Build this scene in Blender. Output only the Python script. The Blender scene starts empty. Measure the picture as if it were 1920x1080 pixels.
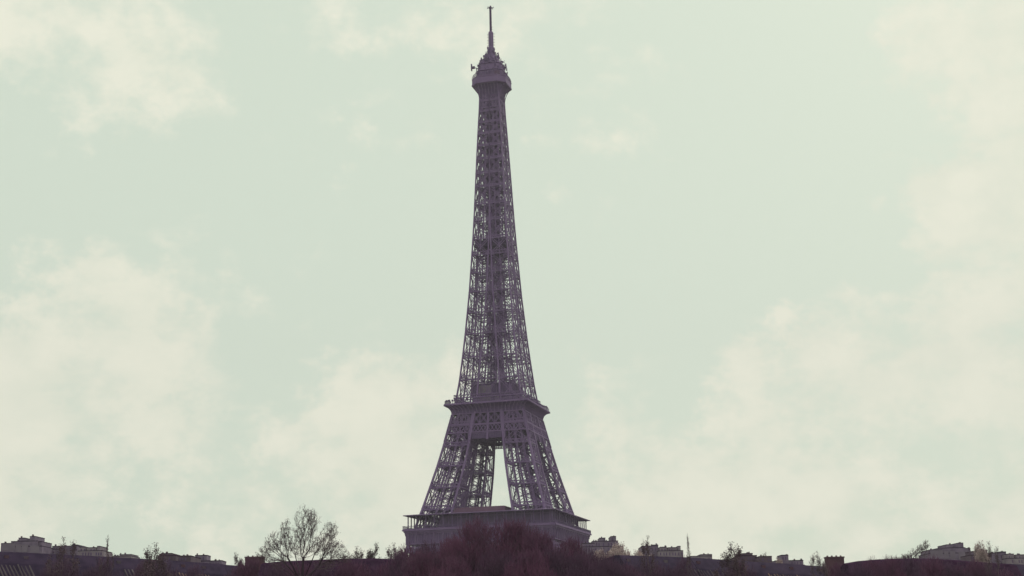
import bpy, math, random
import numpy as np
from mathutils import Vector, Matrix
rad = math.radians

# ------------------------------------------------------------------ camera
DIST, CAMZ, FPX = 657.57, 7.81, 2617.5
YAW, PITCH, ROLL = rad(.692), rad(14.255), rad(1.262)
TOWER_ROT = rad(-16.13)
scene = bpy.context.scene
COL = scene.collection

def cam_axes():
    f = np.array([math.sin(YAW)*math.cos(PITCH), math.cos(YAW)*math.cos(PITCH), math.sin(PITCH)])
    r = np.array([math.cos(YAW), -math.sin(YAW), 0.0])
    d = np.cross(f, r)
    c, s = math.cos(ROLL), math.sin(ROLL)
    return c*r+s*d, -s*r+c*d, f
AX_R, AX_D, AX_F = cam_axes()
CAM = np.array([0.0, -DIST, CAMZ])

def ray(px, py):
    return AX_R*(px-960)/FPX + AX_D*(py-540)/FPX + AX_F
def at(px, py, depth):
    """world point seen at a photo pixel, at a given distance north of the camera"""
    v = ray(px, py)
    return CAM + v*(depth/v[1])
def ppm(depth):          # metres per photo pixel
    return depth/FPX

cd = bpy.data.cameras.new('camera'); cam = bpy.data.objects.new('camera', cd)
COL.objects.link(cam); scene.camera = cam
cd.sensor_width = 36; cd.lens = FPX/1920*36; cd.clip_start = 1; cd.clip_end = 30000
M = Matrix(((AX_R[0], -AX_D[0], -AX_F[0], CAM[0]), (AX_R[1], -AX_D[1], -AX_F[1], CAM[1]),
            (AX_R[2], -AX_D[2], -AX_F[2], CAM[2]), (0, 0, 0, 1)))
cam.matrix_world = M
scene.view_settings.view_transform = 'Standard'; scene.view_settings.look = 'None'
scene.view_settings.exposure = 0.0; scene.view_settings.gamma = 1.0

# ------------------------------------------------------------------ sky and sun
SUN_EL, SUN_AZ = rad(38), rad(28)      # azimuth from +Y towards +X: behind the tower, veiled
world = bpy.data.worlds.new('World'); scene.world = world; world.use_nodes = True
nt = world.node_tree; N = nt.nodes; L = nt.links
for n in list(N): N.remove(n)
def node(t, **k):
    n = N.new(t)
    for a, v in k.items(): setattr(n, a, v)
    return n
def mth(op, a, b=None, c=None, clamp=False):
    n = node('ShaderNodeMath', operation=op); n.use_clamp = clamp
    for i, v in enumerate((a, b, c)):
        if v is None: continue
        if isinstance(v, (int, float)): n.inputs[i].default_value = v
        else: L.new(v, n.inputs[i])
    return n.outputs[0]
tc = node('ShaderNodeTexCoord')
sky = node('ShaderNodeTexSky', sky_type='NISHITA'); sky.sun_disc = False
sky.sun_elevation = SUN_EL; sky.sun_rotation = SUN_AZ; sky.dust_density = 3
skys = node('ShaderNodeMixRGB', blend_type='MULTIPLY'); skys.inputs[0].default_value = 1
L.new(sky.outputs[0], skys.inputs[1]); skys.inputs[2].default_value = (.1, .1, .1, 1)
veil = node('ShaderNodeMixRGB'); veil.inputs[0].default_value = .95
L.new(skys.outputs[0], veil.inputs[1]); veil.inputs[2].default_value = (.645, .730, .604, 1)
def noise(scale, detail, rough=.55, stretch=(1, 1, 1), off=(0, 0, 0)):
    mp = node('ShaderNodeMapping'); mp.inputs['Scale'].default_value = stretch
    mp.inputs['Location'].default_value = off
    L.new(tc.outputs['Generated'], mp.inputs[0])
    n = node('ShaderNodeTexNoise'); n.inputs['Scale'].default_value = scale
    n.inputs['Detail'].default_value = detail; n.inputs['Roughness'].default_value = rough
    L.new(mp.outputs[0], n.inputs[0]); return n
n1 = noise(7, 9, .6, (1, 1, 1.5), (3.1, 0, 1))
n2 = noise(26, 8, .6, (1, 1, 1.3), (0, 5, 0))
# warped direction so the cloud banks get ragged edges
sub = node('ShaderNodeVectorMath', operation='SUBTRACT'); L.new(n2.outputs['Color'], sub.inputs[0]); sub.inputs[1].default_value = (.5, .5, .5)
scl = node('ShaderNodeVectorMath', operation='SCALE'); L.new(sub.outputs[0], scl.inputs[0]); scl.inputs['Scale'].default_value = .075
add = node('ShaderNodeVectorMath', operation='ADD'); L.new(tc.outputs['Generated'], add.inputs[0]); L.new(scl.outputs[0], add.inputs[1])
banks = [  # centre px,py  radius px  weight
 (90, 60, 300, .95), (300, 110, 230, .6), (150, 210, 90, .4), (150, 560, 150, 1.), (270, 610, 170, 1.2), (60, 700, 220, 1.), (390, 590, 70, .4),
 (330, 740, 180, .6), (640, 880, 240, 1.), (520, 1000, 260, .7), (700, 740, 160, .45), (860, 720, 130, .4), (30, 980, 170, .8),
 (700, 250, 150, .5), (780, 340, 150, .3), (850, 60, 210, .5), (1150, 320, 230, .34), (560, 30, 240, .38), (1060, 60, 200, .3),
 (1560, 620, 140, .8), (1440, 740, 170, .9), (1680, 720, 280, 1.1), (1880, 820, 300, 1.1), (1500, 900, 300, .7), (1180, 960, 220, .7),
 (1260, 1040, 260, .5), (1790, 400, 180, .85), (1840, 50, 230, .9), (1900, 230, 110, .4), (1700, 110, 120, .5), (1240, 110, 150, .25), (1440, 460, 90, .3), (1130, 740, 150, .4), (1900, 560, 220, .9), (1780, 300, 260, .35), (1700, 40, 200, .3), (300, 1000, 260, .45), (1500, 1000, 500, .5), (800, 1000, 400, .4), (1880, 420, 150, .6)]
tot = None
for (bx, by, br, bw) in banks:
    v = ray(bx, by); v = v/np.linalg.norm(v)
    dn = node('ShaderNodeVectorMath', operation='DISTANCE'); L.new(add.outputs[0], dn.inputs[0]); dn.inputs[1].default_value = tuple(v)
    m = node('ShaderNodeMapRange', interpolation_type='SMOOTHERSTEP')
    L.new(dn.outputs['Value'], m.inputs[0])
    R = br/FPX*1.12
    m.inputs[1].default_value = R; m.inputs[2].default_value = 0; m.inputs[3].default_value = 0; m.inputs[4].default_value = bw
    tot = m.outputs[0] if tot is None else mth('ADD', tot, m.outputs[0])
f1 = mth('MULTIPLY_ADD', n1.outputs['Fac'], 2.6, -1.36)
n3 = noise(58, 9, .62, (1, 1, 1.2), (2, 1, 7))
f2 = mth('ADD', mth('MULTIPLY_ADD', n2.outputs['Fac'], 1.45, -.72), mth('MULTIPLY_ADD', n3.outputs['Fac'], .75, -.37))
cl = mth('ADD', mth('ADD', mth('MULTIPLY', mth('MINIMUM', tot, .9), .8), f1), f2)
cr = node('ShaderNodeMapRange', interpolation_type='SMOOTHSTEP'); L.new(cl, cr.inputs[0])
cr.inputs[1].default_value = .08; cr.inputs[2].default_value = .78
cshade = node('ShaderNodeMixRGB'); L.new(mth('MULTIPLY_ADD', n2.outputs['Fac'], 3.2, -1.1, clamp=True), cshade.inputs[0])
cshade.inputs[1].default_value = (.745, .775, .645, 1); cshade.inputs[2].default_value = (.815, .822, .685, 1)
cloud = node('ShaderNodeMixRGB'); L.new(cr.outputs[0], cloud.inputs[0]); L.new(cshade.outputs[0], cloud.inputs[2])
L.new(veil.outputs[0], cloud.inputs[1])
bg = node('ShaderNodeBackground'); L.new(cloud.outputs[0], bg.inputs[0]); bg.inputs[1].default_value = 1.06
wo = node('ShaderNodeOutputWorld'); L.new(bg.outputs[0], wo.inputs[0])

sd = bpy.data.lights.new('sun', 'SUN'); sd.energy = 1.0; sd.angle = rad(12); sd.color = (1, .95, .86)
sun = bpy.data.objects.new('sun', sd); COL.objects.link(sun)
sv = Vector((math.sin(SUN_AZ)*math.cos(SUN_EL), math.cos(SUN_AZ)*math.cos(SUN_EL), math.sin(SUN_EL)))
sun.rotation_euler = sv.to_track_quat('Z', 'Y').to_euler(); sun.location = (200, 200, 500)

# ------------------------------------------------------------------ materials
def mat(name, c1, c2=None, scale=.3, rough=.75, detail=6, bump=0, spec=.25):
    m = bpy.data.materials.new(name); m.use_nodes = True
    t = m.node_tree; b = t.nodes['Principled BSDF']
    b.inputs['Roughness'].default_value = rough
    b.inputs['Specular IOR Level'].default_value = spec
    if c2 is None: c2 = tuple(x*.8 for x in c1)
    co = t.nodes.new('ShaderNodeTexCoord')
    n = t.nodes.new('ShaderNodeTexNoise'); n.inputs['Scale'].default_value = scale; n.inputs['Detail'].default_value = detail
    r = t.nodes.new('ShaderNodeValToRGB')
    r.color_ramp.elements[0].position = .35; r.color_ramp.elements[1].position = .65
    r.color_ramp.elements[0].color = (*c1, 1); r.color_ramp.elements[1].color = (*c2, 1)
    t.links.new(co.outputs['Object'], n.inputs[0]); t.links.new(n.outputs['Fac'], r.inputs[0])
    t.links.new(r.outputs[0], b.inputs['Base Color'])
    if bump:
        bm = t.nodes.new('ShaderNodeBump'); bm.inputs['Strength'].default_value = bump
        t.links.new(n.outputs['Fac'], bm.inputs['Height']); t.links.new(bm.outputs[0], b.inputs['Normal'])
    return m
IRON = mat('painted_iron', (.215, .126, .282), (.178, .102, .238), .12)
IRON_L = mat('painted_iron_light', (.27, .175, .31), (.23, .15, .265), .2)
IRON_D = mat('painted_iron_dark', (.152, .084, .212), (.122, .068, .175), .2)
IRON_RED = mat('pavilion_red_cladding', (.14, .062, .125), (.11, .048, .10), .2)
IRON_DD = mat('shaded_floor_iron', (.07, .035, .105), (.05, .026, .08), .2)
GLASS = mat('tower_glazing', (.15, .092, .20), (.12, .073, .155), .4, rough=.8, spec=.05)
PALE = mat('pale_metal_panel', (.5, .46, .46), (.42, .38, .4), .5)
REDP = mat('red_lift_cabin', (.55, .10, .14), (.45, .08, .12), .5)
BARK = mat('bark_dark', (.06, .026, .05), (.04, .018, .036), 1.2)
TWIG_RED = mat('twigs_reddish', (.18, .056, .125), (.10, .036, .088), .15)
TWIG_PUR = mat('twigs_purple_brown', (.125, .050, .108), (.08, .034, .078), .25)
TWIG_GREY = mat('twigs_grey_brown', (.15, .095, .12), (.10, .062, .08), .3)
LEAF_OL = mat('sparse_withered_leaves', (.14, .078, .105), (.09, .05, .07), .5)
LEAF_PALE = mat('blossom_pale', (.66, .50, .50), (.36, .25, .27), .8)
ROOF = mat('zinc_roof_dark', (.062, .036, .080), (.036, .021, .052), .5, spec=.03)
ROOF_R = mat('roof_dark_plum', (.060, .024, .058), (.032, .012, .034), .6, rough=1, spec=0)
SEAM = mat('pale_roof_seam', (.17, .125, .15), (.09, .062, .09), .3)
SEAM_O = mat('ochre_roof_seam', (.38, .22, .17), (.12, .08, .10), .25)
WALLC = mat('rendered_wall_grey', (.25, .18, .27), (.16, .11, .18), .55)
WALLP = mat('rendered_wall_pale', (.32, .25, .30), (.21, .15, .20), .5)
WALLD = mat('rendered_wall_dark', (.13, .08, .12), (.10, .062, .095), .3)
BRICK = mat('chimney_brick', (.12, .05, .075), (.085, .036, .06), .6)
STONE = mat('pier_masonry', (.35, .32, .28), (.28, .25, .22), .3)
GREENG = mat('greenhouse_glass', (.25, .19, .26), (.20, .15, .21), .3, rough=.6, spec=.15)
GROUND = mat('ground_earth_and_grass', (.06, .06, .045), (.09, .08, .065), .02, bump=.2)

# ------------------------------------------------------------------ mesh helpers
BOXF = np.array([(0,1,2,3), (7,6,5,4), (0,4,5,1), (1,5,6,2), (2,6,7,3), (3,7,4,0)])
class MB:
    def __init__(s): s.v = []; s.f = []; s.n = 0; s.mi = []
    def raw(s, verts, faces, mi=0):
        s.v.extend([tuple(map(float, q)) for q in verts]); s.f.extend([tuple(int(i)+s.n for i in f) for f in faces])
        s.mi.extend([mi]*len(faces)); s.n += len(verts)
    def beam(s, a, b, w, h=None, up=None, w2=None, h2=None, mi=0):
        a = np.asarray(a, float); b = np.asarray(b, float); h = w if h is None else h
        d = b-a; l = np.linalg.norm(d)
        if l < 1e-6: return
        d /= l
        u = np.array([0, 0, 1.]) if up is None else np.asarray(up, float)
        if abs(d@u) > .98: u = np.array([1., 0, 0])
        x = np.cross(d, u); x /= np.linalg.norm(x); y = np.cross(x, d)
        w2 = w if w2 is None else w2; h2 = h if h2 is None else h2
        vs = [a-x*w/2-y*h/2, a+x*w/2-y*h/2, a+x*w/2+y*h/2, a-x*w/2+y*h/2,
              b-x*w2/2-y*h2/2, b+x*w2/2-y*h2/2, b+x*w2/2+y*h2/2, b-x*w2/2+y*h2/2]
        s.raw(vs, BOXF, mi)
    def box(s, x0, x1, y0, y1, z0, z1, mi=0):
        s.raw([(x0,y0,z0), (x1,y0,z0), (x1,y1,z0), (x0,y1,z0), (x0,y0,z1), (x1,y0,z1), (x1,y1,z1), (x0,y1,z1)],
              [(3,2,1,0), (4,5,6,7), (0,1,5,4), (1,2,6,5), (2,3,7,6), (3,0,4,7)], mi)
    def truss(s, a, b, wid, n, t=.16, step=None, lace=.6):
        """flat lattice girder: two chords and zigzag lacing, lying in the plane with normal n"""
        a = np.asarray(a, float); b = np.asarray(b, float); d = b-a; l = np.linalg.norm(d)
        if l < .2: return
        sd_ = np.cross(d/l, n); q = np.linalg.norm(sd_)
        if q < 1e-6: return
        sd_ = sd_/q*wid/2
        s.beam(a+sd_, b+sd_, t, t, n); s.beam(a-sd_, b-sd_, t, t, n)
        k = max(2, int(round(l/(step or wid*1.1))))
        sg = 1
        for i in range(k):
            s.beam(a+d*i/k+sd_*sg, a+d*(i+1)/k-sd_*sg, t*lace, t*lace, n); sg = -sg
    def ringloft(s, rings, cap=True, mi=0):
        """rings: list of equal-length point lists"""
        m = len(rings[0]); vs = [p for r in rings for p in r]; fs = []
        for i in range(len(rings)-1):
            for j in range(m):
                k = (j+1) % m
                fs.append((i*m+j, i*m+k, (i+1)*m+k, (i+1)*m+j))
        if cap: fs.append(tuple(range(m-1, -1, -1))); fs.append(tuple((len(rings)-1)*m+j for j in range(m)))
        s.raw(vs, fs, mi)
    def lathe(s, prof, n=12, c=(0, 0), mi=0):
        s.ringloft([[(c[0]+r*math.cos(2*math.pi*j/n), c[1]+r*math.sin(2*math.pi*j/n), z) for j in range(n)] for r, z in prof], True, mi)
    def build(s, name, mats, parent=None, smooth=False):
        me = bpy.data.meshes.new(name); me.from_pydata(s.v, [], s.f)
        ms = mats if isinstance(mats, (list, tuple)) else [mats]
        for m in ms: me.materials.append(m)
        if len(ms) > 1: me.polygons.foreach_set('material_index', s.mi)
        if smooth: me.polygons.foreach_set('use_smooth', [True]*len(me.polygons))
        me.update()
        o = bpy.data.objects.new(name, me); COL.objects.link(o)
        if parent: o.parent = parent
        return o
def tag(o, label=None, cat=None, group=None, kind=None):
    if label: o['label'] = label
    if cat: o['category'] = cat
    if group: o['group'] = group
    if kind: o['kind'] = kind
    return o
def empty(name, loc=(0, 0, 0), rz=0, parent=None):
    o = bpy.data.objects.new(name, None); COL.objects.link(o); o.location = tuple(map(float, loc)); o.rotation_euler = (0, 0, rz)
    if parent: o.parent = parent
    return o
def linked(src, name, parent, loc=None, rz=None):
    o = src.copy(); o.name = name; COL.objects.link(o); o.parent = parent
    if loc is not None: o.location = tuple(map(float, loc))
    if rz is not None: o.rotation_euler = (0, 0, rz)
    return o

# ------------------------------------------------------------------ ground
g = MB(); S = 12000; n = 24
ax = np.linspace(-S, S, n+1)
g.raw([(x, y, 0) for y in ax for x in ax], [(j*(n+1)+i, j*(n+1)+i+1, (j+1)*(n+1)+i+1, (j+1)*(n+1)+i) for j in range(n) for i in range(n)])
tag(g.build('ground', GROUND), kind='structure')

# ================================================================== THE TOWER
T = empty('lattice_tower', (0, 0, 0), TOWER_ROT)
tag(T, 'tall tapering wrought iron lattice tower with three platforms and an antenna mast on top', 'tower')
WZ = [(0, 62.4), (20, 49.5), (40, 38.5), (48, 34.3), (57, 31.4), (66.3, 28.6), (85, 23.3), (99, 19.9), (110, 17.45), (116, 16.1), (121.4, 15.05),
      (146, 12.35), (172, 10.15), (197, 8.6), (211, 7.85), (236, 6.75), (255, 5.85), (268, 5.15), (280, 4.9)]
SZ = [(0, 25.5), (57, 15.4), (66, 14.6), (85, 13.2), (99, 11.9), (110, 10.9), (116, 10.3), (121, 9.4), (146, 8.9), (172, 8.6), (197, 8.1), (215, 7.6), (236, 6.75), (280, 4.9)]
def W(z): return float(np.interp(z, *zip(*WZ)))
def Sd(z): return min(W(z), float(np.interp(z, *zip(*SZ))))
def G(z): return W(z)-Sd(z)
def quadcols(z, sx, sy):
    w, q = W(z), G(z)
    return [np.array((sx*a, sy*b, z)) for a, b in ((w, w), (q, w), (q, q), (w, q))]
NORMALS = lambda sx, sy: [np.array((0, sy, 0.)), np.array((-sx, 0, 0.)), np.array((0, -sy, 0.)), np.array((sx, 0, 0.))]

def lattice_leg(nodes, sx, sy, cw, tw, tt, belt, inner=True, midcol=False, open_=False):
    m = MB()
    for z0, z1 in zip(nodes[:-1], nodes[1:]):
        A, B = quadcols(z0, sx, sy), quadcols(z1, sx, sy)
        for k in range(4):
            if not inner and k == 2: continue
            m.beam(A[k], B[k], cw, cw, (0, 1, 0))
        nr = NORMALS(sx, sy)
        for k in range(4):
            k2 = (k+1) % 4
            a0, a1, b0, b1 = A[k], A[k2], B[k], B[k2]
            if np.linalg.norm(a0-a1) < 1: continue
            if open_:
                if k in (0, 3): m.truss(a0, b1, tw, nr[k], tt*1.1, tw*3, .45); m.truss(a1, b0, tw, nr[k], tt*1.1, tw*3, .45)
                else: m.beam(a0, b1, tt*1.3)
            else:
                m.truss(a0, b1, tw, nr[k], tt)
                if k in (0, 3) or not midcol: m.truss(a1, b0, tw, nr[k], tt)
            # belt of small lattice at the node
            hgt = belt*(z1-z0)
            f = hgt/(z1-z0)
            c0, c1 = a0+(b0-a0)*f, a1+(b1-a1)*f
            m.beam(a0, a1, tt*1.6, tt*2); m.beam(c0, c1, tt*1.4, tt*1.6)
            kk = max(2, int(np.linalg.norm(a1-a0)/hgt))
            for i in range(kk):
                u, v = i/kk, (i+1)/kk
                m.beam(a0+(a1-a0)*u, c0+(c1-c0)*v, tt*.9); m.beam(a0+(a1-a0)*v, c0+(c1-c0)*u, tt*.9)
            if midcol:
                for u, q_ in (midcol if isinstance(midcol, tuple) else ((.25, .17), (.5, .22), (.75, .17))):
                    if open_: m.beam(a0+(a1-a0)*u, b0+(b1-b0)*u, q_*2)
                    else: m.truss(a0+(a1-a0)*u, b0+(b1-b0)*u, .55, nr[k], q_)
        # diaphragm bracing across the leg
        if not open_: m.truss(A[0], A[2], tw*.8, np.array((0, 0, 1.)), tt); m.truss(A[1], A[3], tw*.8, np.array((0, 0, 1.)), tt)
    return m

LOW = [0, 14, 27, 38, 48, 57]
MID = [57, 67, 77, 87, 96.5, 106.5, 116]
random.seed(5)
for sx, sy in ((-1, -1), (1, -1), (1, 1), (-1, 1)):
    m = lattice_leg(LOW, sx, sy, 1.1, 1.6, .28, .22)
    m2 = lattice_leg(MID, sx, sy, .9, 1.5, .26, .15, midcol=True)
    off = m.n; m.v += m2.v; m.f += [tuple(i+off for i in f) for f in m2.f]; m.mi += m2.mi; m.n += m2.n
    leg = m.build('leg', IRON, T)
    # inclined lift track and stairs inside the leg
    t = MB()
    zs = np.arange(2, 115, 3.2)
    for i, (z0, z1) in enumerate(zip(zs[:-1], zs[1:])):
        c0, c1 = sum(quadcols(z0, sx, sy))/4, sum(quadcols(z1, sx, sy))/4
        s0, s1 = Sd(z0), Sd(z1)
        for ox in (-.17, .17):
            for oy in (-.14, .14):
                t.beam(c0+np.array((ox*s0, oy*s0, 0)), c1+np.array((ox*s1, oy*s1, 0)), .6)
        t.beam(c0+np.array((-.17*s0, -.14*s0, 0)), c0+np.array((.17*s0, -.14*s0, 0)), .3)
        t.beam(c0+np.array((-.17*s0, .14*s0, 0)), c0+np.array((.17*s0, .14*s0, 0)), .3)
        q = 1 if i % 2 else -1
        t.beam(c0+np.array((q*.36*s0, .3*s0, 0)), c1+np.array((-q*.36*s1, .3*s1, 0)), .7, .25)
        t.beam(c0+np.array((.3*s0, q*.36*s0, 0)), c1+np.array((.3*s1, -q*.36*s1, 0)), .7, .25)
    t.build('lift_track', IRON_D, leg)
    for a, b in ((1, 1), (0, 1), (0, 0), (1, 0)):
        pr = MB(); x = sx*(W(0) if a else G(0)); y = sy*(W(0) if b else G(0))
        pr.ringloft([[(x+k*u, y+k*v, z) for u, v in ((-1, -1), (1, -1), (1, 1), (-1, 1))] for k, z in ((4.5, -.5), (4.2, .8), (3.2, 2.2), (1.2, 2.6))])
        pr.build('pier', STONE, leg)

# arches between the legs, under the first platform
for k in range(4):
    a = MB(); pts = []
    for i in range(29):
        t_ = math.pi*(i/28); u = 37*math.cos(t_); z = 2+37.5*math.sin(t_)
        pts.append((u, z))
    rot = Matrix.Rotation(k*math.pi/2, 3, 'Z')
    def P(u, z, off): v = rot @ Vector((u, -(W(min(z, 55))-.6-off), z)); return np.array(v)
    for (u0, z0), (u1, z1) in zip(pts[:-1], pts[1:]):
        for off in (0, 1.4):
            a.beam(P(u0, z0, off), P(u1, z1, off), .5); 
            e0 = (u0*1.09, 2+(z0-2)*1.09); e1 = (u1*1.09, 2+(z1-2)*1.09)
            a.beam(P(*e0, off), P(*e1, off), .4); a.beam(P(u0, z0, off), P(*e1, off), .22); a.beam(P(u1, z1, off), P(*e0, off), .22)
    a.build('arch', IRON, T)

# ---------- first platform
P1 = MB(); P1.box(-33.9, 33.9, -33.9, 33.9, 56.6, 57.4)
deck1 = P1.build('first_platform', IRON_D, T)
ROT4 = [np.array(((math.cos(a), -math.sin(a), 0), (math.sin(a), math.cos(a), 0), (0, 0, 1))).round(9) for a in (0, math.pi/2, math.pi, -math.pi/2)]
def side(k, x, y, z): return ROT4[k] @ np.array((x, y, z), float)     # side 0 is the front face (y negative)

fr = MB()
sq = lambda h, z: [(-h, -h, z), (h, -h, z), (h, h, z), (-h, h, z)]
# frieze wall: hollow square band
def band(m, ho, hi, z0, z1, mi=0):
    v = sq(ho, z0)+sq(ho, z1)+sq(hi, z0)+sq(hi, z1); f = []
    for j in range(4):
        k = (j+1) % 4
        f += [(j, k, 4+k, 4+j), (8+k, 8+j, 12+j, 12+k), (4+j, 4+k, 12+k, 12+j), (k, j, 8+j, 8+k)]
    m.raw(v, f, mi)
band(fr, 34.1, 33.7, 51.6, 56.5, 1)
for h, z0, z1 in ((34.35, 51.3, 51.75), (34.5, 55.9, 56.45), (35.0, 56.5, 57.15), (35.6, 57.2, 57.75), (35.35, 57.8, 58.2)):
    band(fr, h, 33.2, z0, z1)
for k in range(4):
    for i in range(17):
        x = -33.2+i*66.4/16
        fr.beam(side(k, x-.38, -34.3, 51.75), side(k, x-.38, -34.3, 55.9), .3, .4)
        fr.beam(side(k, x+.38, -34.3, 51.75), side(k, x+.38, -34.3, 55.9), .3, .4)
        fr.beam(side(k, x, -34.6, 55.2), side(k, x, -34.9, 56.5), .5, .5)
        if i < 16:
            for q in (1, 2, 3):
                fr.beam(side(k, x+q*66.4/64, -34.2, 51.8), side(k, x+q*66.4/64, -34.2, 55.9), .12, .2)
fr.build('frieze', [IRON, IRON_D], deck1)
bt = MB()      # truss belt below the frieze
for k in range(4):
    for i in range(14):
        x0, x1 = -32.6+i*65.2/14, -32.6+(i+1)*65.2/14
        n_ = ROT4[k] @ np.array((0, -1., 0))
        bt.truss(side(k, x0, -33, 45.8), side(k, x1, -33, 51.2), .7, n_, .18); bt.truss(side(k, x1, -33, 45.8), side(k, x0, -33, 51.2), .7, n_, .18)
        bt.beam(side(k, x0, -33, 45.8), side(k, x0, -33, 51.2), .4)
    bt.beam(side(k, -33, -33, 45.8), side(k, 33, -33, 45.8), .5, .6); bt.beam(side(k, -33, -33.05, 51.2), side(k, 33, -33.05, 51.2), .4, .3)
    bt.box(*((-28, 28, -32.0, -31.8) if k == 0 else (-28, 28, 31.8, 32.0) if k == 2 else (31.8, 32.0, -28, 28) if k == 1 else (-32.0, -31.8, -28, 28)), 46.2, 51)
bt.build('truss_belt', IRON, deck1)
rl = MB()
for k in range(4):
    rl.beam(side(k, -35.3, -35.3, 59.35), side(k, 35.3, -35.3, 59.35), .18, .16)
    for i in range(141):
        x = -35.2+i*70.4/140
        rl.beam(side(k, x, -35.3, 58.2), side(k, x, -35.3, 59.3), .09, .09)
rl.build('balustrade', IRON_D, deck1)
cn = MB()
HR = 35.25
cn.ringloft([sq(HR, 64.0), sq(HR, 64.32), sq(31, 64.85)], cap=False)
v = sq(HR, 64.0)+sq(27, 64.35)
cn.raw(v, [(j, 4+j, 4+(j+1) % 4, (j+1) % 4) for j in range(4)])
v = sq(31, 64.85)+sq(27, 64.95)
cn.raw(v, [(j, (j+1) % 4, 4+(j+1) % 4, 4+j) for j in range(4)])
cn.build('canopy', IRON, deck1)
for k in range(4):
    for (px_, pz0, pz1, w_) in ((0, 0, 0, 0),):
        pass
c0 = MB(); c0.beam((0, 0, 58.0), (0, 0, 64.15), .42, .42); c0.box(-.35, .35, -.35, .35, 58.0, 58.5); c0.box(-.33, .33, -.33, .33, 63.5, 64.1)
c0 = c0.build('canopy_column', IRON_D, deck1); first = True
for k in range(4):
    for i in range(16):
        p_ = side(k, -33.4+i*66.8/16, -33.4, 0)
        if first: c0.location = tuple(p_); first = False
        else: linked(c0, 'canopy_column', deck1, p_)
# inner glazed gallery walls
gw = MB()
gw.box(-19, 32, -31.6, -31.3, 57.4, 64.3, 0)
for i in range(13):
    x = -19+i*51/12
    gw.box(x-.15, x+.15, -31.85, -31.6, 57.4, 64.3, 1)
gw.box(-19, 32, -31.8, -31.6, 58.6, 58.9, 1)
gw.box(-19, 32, -31.75, -31.6, 62.9, 63.1, 1)
for y0, y1 in ((-31.2, -17), (-14.6, -11.2), (-8.6, -5.2), (-2.6, .4), (3.2, 8)):
    gw.box(31.7, 32.0, y0, y1, 57.4, 64.3, 0)
gw.box(31.7, 31.95, -17, 3.2, 57.4, 58.8, 0); gw.box(31.7, 31.95, -17, 3.2, 63.1, 64.3, 0)
gw.build('gallery_wall', [GLASS, IRON], deck1)
pv = MB()
pv.ringloft([[(-13.5, -29.5, 64.9), (10.8, -29.5, 64.9), (10.8, -12, 64.9), (-13.5, -12, 64.9)],
             [(-13, -28, 67.0), (10.3, -28, 67.0), (10.3, -12.5, 67.0), (-13, -12.5, 67.0)],
             [(-12.6, -26.5, 67.4), (9.8, -26.5, 67.4), (9.8, -13, 67.4), (-12.6, -13, 67.4)]])
pv.box(-13, 10.5, -28.5, -12.2, 57.4, 64.9)
pv.build('pavilion', IRON_RED, deck1)
pv = MB(); pv.box(13, 28, -10, 12, 57.4, 63.8); pv.box(-12, 12, 14, 28, 57.4, 64.4); pv.box(12.5, 28.5, -10.5, 12.5, 63.8, 64.2)
pv.box(-28, -14, -9, 9, 57.4, 62.5)
pv.build('pavilion', IRON_D, deck1)
for (x, y, s_, h_) in ((29, 6, 1.6, 2.3), (30.3, 9, 1.2, 1.6), (28, 12, 2, 1.7), (30, 16, 1.1, 1.5), (28.7, 19.5, .9, 2), (30.5, 3, .8, 1.2)):
    st = MB(); st.box(x-s_/2, x+s_/2, y-s_/2, y+s_/2, 64.85, 64.95+h_*.7); st.box(x-s_*.6, x+s_*.6, y-s_*.6, y+s_*.6, 64.95+h_*.7, 65.1+h_*.7)
    st.build('roof_vent', IRON_D, deck1)

# ---------- second platform
P2 = MB(); P2.box(-17.2, 17.2, -17.2, 17.2, 115.4, 115.9)
deck2 = P2.build('second_platform', IRON_D, T)
cv = MB()
prof = [(17.25, 111.7), (17.35, 112.6), (17.6, 113.4), (18.05, 114.1), (18.7, 114.7), (19.5, 115.15), (20.25, 115.4), (20.45, 115.5), (20.45, 115.95), (20.15, 116.1), (20.15, 116.3)]
cv.ringloft([sq(h, z) for h, z in prof[:7]], cap=False, mi=1); cv.ringloft([sq(h, z) for h, z in prof[6:]], cap=False)
cv.ringloft([sq(20.15, 116.3), sq(17, 116.3)], cap=False)
for k in range(4):
    for i in range(21):
        x = -1+i*.1
        for (h0, z0), (h1, z1) in zip(prof[:6], prof[1:7]):
            cv.beam(side(k, x*h0, -h0-.15, z0), side(k, x*h1, -h1-.15, z1), .3, .4)
for h, z0, z1 in ((17.5, 111.35, 111.8),):
    band(cv, h, 16.9, z0, z1)
cv.build('cove', [IRON, IRON_D], deck2)
b2 = MB()
for k in range(4):
    nn = ROT4[k] @ np.array((0, -1., 0))
    def Q(u, z, off=.15): w = W(z)+off; return side(k, u*w, -w, z)
    NB = 10
    for i in range(NB):
        u0, u1 = -1+2*i/NB, -1+2*(i+1)/NB
        b2.truss(Q(u0, 106.4), Q(u1, 111.3), .5, nn, .16); b2.truss(Q(u1, 106.4), Q(u0, 111.3), .5, nn, .16)
        b2.beam(Q(u0, 106.2), Q(u0, 111.3), .28); 
    # strong verticals
    for u in (-1, -.42, 0.02, .42, 1):
        b2.beam(Q(u, 98.5, .25), Q(u, 111.4, .25), .85, .3, nn)
    for z, t_ in ((106.2, .55), (102.4, .6), (105.7, .3)):
        b2.beam(Q(-1, z, .3), Q(1, z, .3), .35, t_)
    ND = 22
    for i in range(ND):
        u0, u1 = -1+2*i/ND, -1+2*(i+1)/ND
        b2.beam(Q(u0, 102.6), Q(u1, 105.7), .24, .3); b2.beam(Q(u1, 102.6), Q(u0, 105.7), .24, .3)
b2.build('truss_belt', IRON, deck2)
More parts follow.
